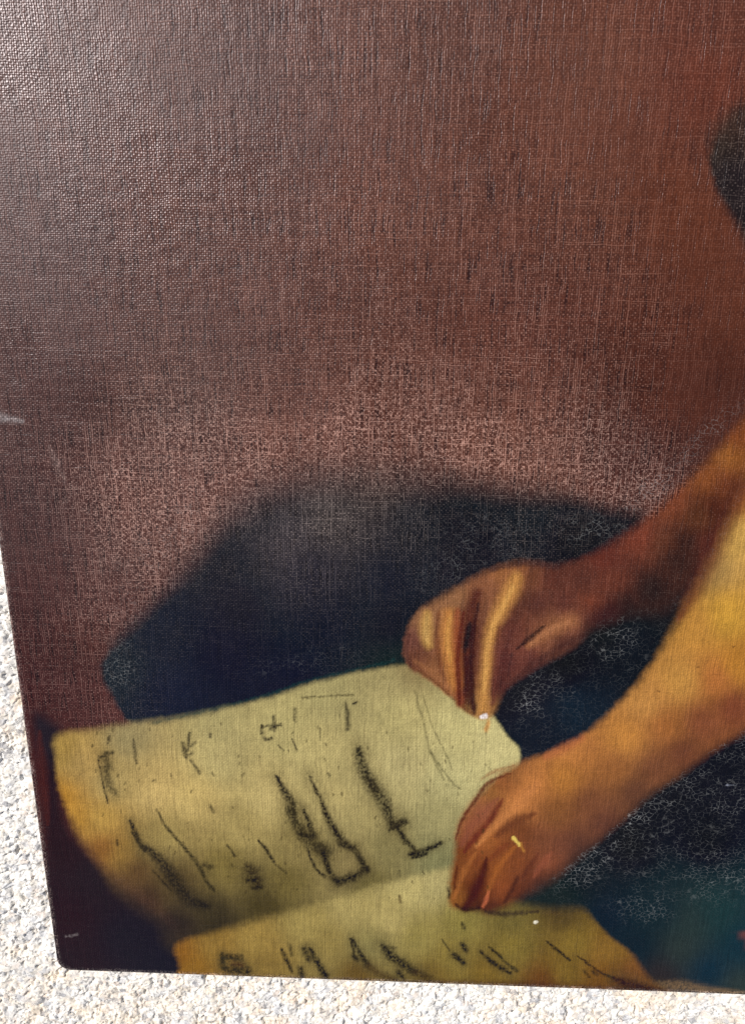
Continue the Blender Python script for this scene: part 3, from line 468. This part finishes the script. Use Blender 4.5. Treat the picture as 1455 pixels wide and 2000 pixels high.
rs = np.random.RandomState(4)                         # little specks of dirt over the sheets
for i in range(150):
    sx_, sy_ = rs.uniform(150, 960), rs.uniform(1390, 1760)
    if 1437 - (sx_ - 113) * 0.17 < sy_ < 1500 + (sx_ - 100) * 1.1: stroke([(sx_, sy_), (sx_ + rs.uniform(-2, 2), sy_ + rs.uniform(2, 5))], rs.uniform(2, 4.2), (70, 58, 28), rs.uniform(.3, .75), 0.6, 0.1)
# pale chips and touches
stroke([(1002, 1637), (1014, 1650)], [8, 6], (240, 208, 104), 1, 0.5, 0)
stroke([(1018, 1648), (1022, 1662)], 5, (200, 140, 60), 0.6, 0.8, 0)
stroke([(940, 1400), (948, 1398)], 8, (250, 240, 236), 1, 0.5, 0)
stroke([(953, 1412), (950, 1425)], 9, (204, 128, 46), 0.7, 0.8, 0.1)
stroke([(1044, 1801), (1048, 1801)], 5, (250, 244, 220), 1, 0.5, 0)
stroke([(130, 1829), (142, 1827), (152, 1824)], 4, (130, 120, 120), 0.8, 0.8, 0.8)
for q in ((1419, 1532), (1434, 1539), (1449, 1546)): stroke([q, (q[0] + 2, q[1] + 1)], 4, (150, 155, 170), 0.7, 0.6, 0)
for q in ((1361, 1303), (1430, 1262), (1284, 1350), (1259, 577)): stroke([q, (q[0] + 3, q[1])], 3, (80, 46, 24), 0.7, 0.8, 0)

# ------------------------------------------------------------------ where the paint has cracked or been rubbed
dark = np.isin(lab, (1, 2))
cr0 = np.zeros(X.shape)
for a in ((1150, 1685, 75, 34, 1.0, -42), (1230, 1615, 80, 30, 0.95, -42), (1320, 1545, 80, 30, 0.7, -40), (1300, 1640, 190, 110, 0.32, 0), (1400, 1700, 90, 60, 0.6, 0), (1260, 1770, 60, 34, 0.6, 0), (1410, 1560, 80, 60, 0.5, 0), (1035, 1375, 34, 34, 0.85, 0), (1060, 1340, 70, 34, 0.5, 0), (1200, 1250, 60, 40, 0.6, -30),
          (1150, 1035, 70, 34, 0.6, 0), (960, 1050, 110, 50, 0.35, 0), (235, 1300, 40, 50, 0.6, 0), (620, 1290, 130, 24, 0.2, -8), (880, 1110, 80, 30, 0.4, -25), (1440, 1445, 70, 40, 0.6, -20)):
    blob(cr0, *a[:4], a[4], a[5])
cr0 = np.maximum(cr0, np.where(lab == 2, 0.13 * sstep(1840, 1700, VV), 0.0))
crk = np.where(dark, cr0, 0)
rubm = np.where(lab == 2, np.maximum(rubm, 0.05 * np.minimum(1, cr0 * 1.6)), rubm)
cr1 = np.zeros(X.shape)
for a in ((1280, 950, 90, 22, 0.75, -38), (1380, 850, 80, 20, 0.6, -45), (1190, 1030, 60, 20, 0.6, -30), (330, 1040, 130, 50, 0.35, -50), (260, 1180, 60, 60, 0.25, 0)):
    blob(cr1, *a[:4], a[4], a[5])
crk = np.maximum(crk, np.where(lab == 0, cr1, 0))
edge_d = np.minimum(X, Y)
band = sstep(0.0032, 0.0006, edge_d + 0.0014 * (noise(xm, ym, 1.6, 90) - 0.5)) * (0.35 + 0.65 * noise(xm, ym, 6, 91))
rubm = np.clip(np.maximum(rubm, 1.3 * band), 0, 1)
band2 = sstep(0.0016, 0.0, edge_d) * 0.55
col *= (1 - band2[..., None] * 0.7)
varnish = np.clip(0.55 + 0.9 * (fbm(xm, ym, 45, 70) - 0.5) + 0.25 * (fbm(xm, ym, 12, 71) - 0.5), 0, 1)

# ------------------------------------------------------------------ shape of the face: gentle waves, rolled edge, rounded corner
qx = np.minimum(X, W - X) - RC; qy = np.minimum(Y, H - Y) - RC
corner = (qx < 0) & (qy < 0)
rr = np.hypot(qx, qy)
inside = np.where(corner, RC - rr, np.minimum(np.minimum(X, W - X), np.minimum(Y, H - Y)))
outv = inside < 0
k = np.where(outv & corner, RC / np.maximum(rr, 1e-9), 1.0)
ccx = np.where(X < W / 2, RC, W - RC); ccy = np.where(Y < H / 2, RC, H - RC)
XS = np.where(outv & corner, ccx + (X - ccx) * k, X); YS = np.where(outv & corner, ccy + (Y - ccy) * k, Y)
RO = 0.0013
dd = np.clip(inside, 0, RO)
ZF = PANEL_T - (RO - np.sqrt(np.maximum(RO * RO - (RO - dd) ** 2, 0))) + 0.00022 * (fbm(xm, ym, 55, 80) - 0.5) * sstep(0, 0.01, inside)
PV = np.stack((XS, YS, ZF), -1).reshape(-1, 3)
faces = grid_faces(nx, ny)
alive = ~outv.ravel()[faces].all(1)
faces = faces[alive]
lf = lab.ravel()[faces]; lf = lf.max(1) * 0 + lf[:, 0]
spk = sstep(0.46, 0.70, noise(xm, ym, 0.62, 95)) * (0.35 + 0.65 * noise(xm, ym, 7, 96))
wornedge = np.clip(sstep(0.0034, 0.0007, np.minimum(edge_d, np.hypot(np.maximum(0.0085 - X, 0), np.maximum(0.0085 - Y, 0)) * -1 + 0.0085)) * spk * 0.85, 0, 1)[..., None]
col = col * (1 - wornedge) + (lin((150, 142, 138)) * 0.6 + col * 0.8) * wornedge
albedo = np.clip((col - 0.0065) / K_DIFF, 0.0012, 0.85).reshape(-1, 3)
wear = np.stack((crk, rubm, varnish), -1).reshape(-1, 3)

painting = bpy.data.objects.new('oil_painting', None); scene.collection.objects.link(painting)
painting.empty_display_size = 0.05; painting.location = (0, 0, 0.0)
painting['label'] = 'unframed dark oil painting on canvas of arms and hands over pale sheets'
painting['category'] = 'painting'
PARTS = {0: ('painted_background', 'rubbed reddish brown painted background with visible weave'), 1: ('painted_cloth', 'dark blue black painted cloth behind the sheet'),
         2: ('painted_dress', 'blackish painted dress with pale drying cracks'), 3: ('painted_hair', 'dark painted curl of hair'),
         4: ('painted_sheet', 'pale yellow painted sheet with dark brush marks, curled at its left'), 5: ('painted_sheet', 'ochre painted sheet along the lower edge of the canvas'),
         6: ('painted_hand', 'shaded brown painted hand and forearm gripping the sheet from above'), 7: ('painted_hand', 'lit orange painted hand and forearm with a ring, resting on the sheet')}
for kk, (nm, lb) in PARTS.items():
    f = faces[lf == kk]
    used, inv = np.unique(f, return_inverse=True)
    o = mesh_obj(nm, PV[used], inv.reshape(-1, 4), mat_paint, painting, {'paint': albedo[used], 'wear': wear[used]})
    o['label'] = lb

# outline of the panel, for the turned edge and the board behind
out = []
for cxx, cyy, a0 in ((RC, RC, 180), (W - RC, RC, 270), (W - RC, H - RC, 0), (RC, H - RC, 90)):
    for j in range(17):
        a = math.radians(a0 + 90 * j / 16); out.append((cxx + RC * math.cos(a), cyy + RC * math.sin(a)))
out = np.array(out); n = len(out)
z0 = PANEL_T - RO + 0.00004
ev = [(x, y, z) for z in (z0, 0.0006, 0.0002) for x, y in out]
ev = np.array(ev)
ef = [(r * n + j, (r + 1) * n + j, (r + 1) * n + (j + 1) % n, r * n + (j + 1) % n) for r in range(2) for j in range(n)]
mesh_obj('canvas_edge', ev, np.array(ef)[:, ::-1], mat_edge, painting)
ins = np.array([W / 2, H / 2]) + (out - np.array([W / 2, H / 2])) * np.array([(W - 0.003) / W, (H - 0.003) / H])
bv = [(x, y, z) for z in (0.0, 0.0011) for x, y in ins]
bv += [(W / 2, H / 2, 0.0), (W / 2, H / 2, 0.0011)]
bf = [(j, (j + 1) % n, n + (j + 1) % n) for j in range(n)] + [(j, n + (j + 1) % n, n + j) for j in range(n)]
bf += [((j + 1) % n, j, 2 * n) for j in range(n)] + [(n + j, n + (j + 1) % n, 2 * n + 1) for j in range(n)]
mesh_obj('backing_board', bv, bf, mat_board, painting, smooth=False)

# one loose linen thread curling out from the turned edge
def tube(name, pts, r, mat, parent, k=6):
    Pp = catmull(pts, closed=False, n=6); vs = []; fs = []
    for i, p in enumerate(Pp):
        t = unit(Pp[min(i + 1, len(Pp) - 1)] - Pp[max(i - 1, 0)]); a = unit(np.cross(t, (0.1, 0.2, 1))); b = np.cross(t, a)
        for j in range(k):
            th = 2 * math.pi * j / k; vs.append(p + r * (a * math.cos(th) + b * math.sin(th)))
    for i in range(len(Pp) - 1):
        for j in range(k): fs.append((i * k + j, i * k + (j + 1) % k, (i + 1) * k + (j + 1) % k, (i + 1) * k + j))
    return mesh_obj(name, vs, fs, mat, parent)
def on_plane(u, v, z):
    r = M_CW @ np.array(((u - CX) / F_PX, (v - CY) / F_PX, 1.0)); return CAM + r * ((z - CAM[2]) / r[2])
tube('loose_thread', [on_plane(80, 1728, 0.0009), on_plane(86, 1733, 0.0016), on_plane(91, 1742, 0.0019), on_plane(95, 1752, 0.0019), on_plane(97, 1762, 0.0017)], 0.00009, mat_thread, painting)
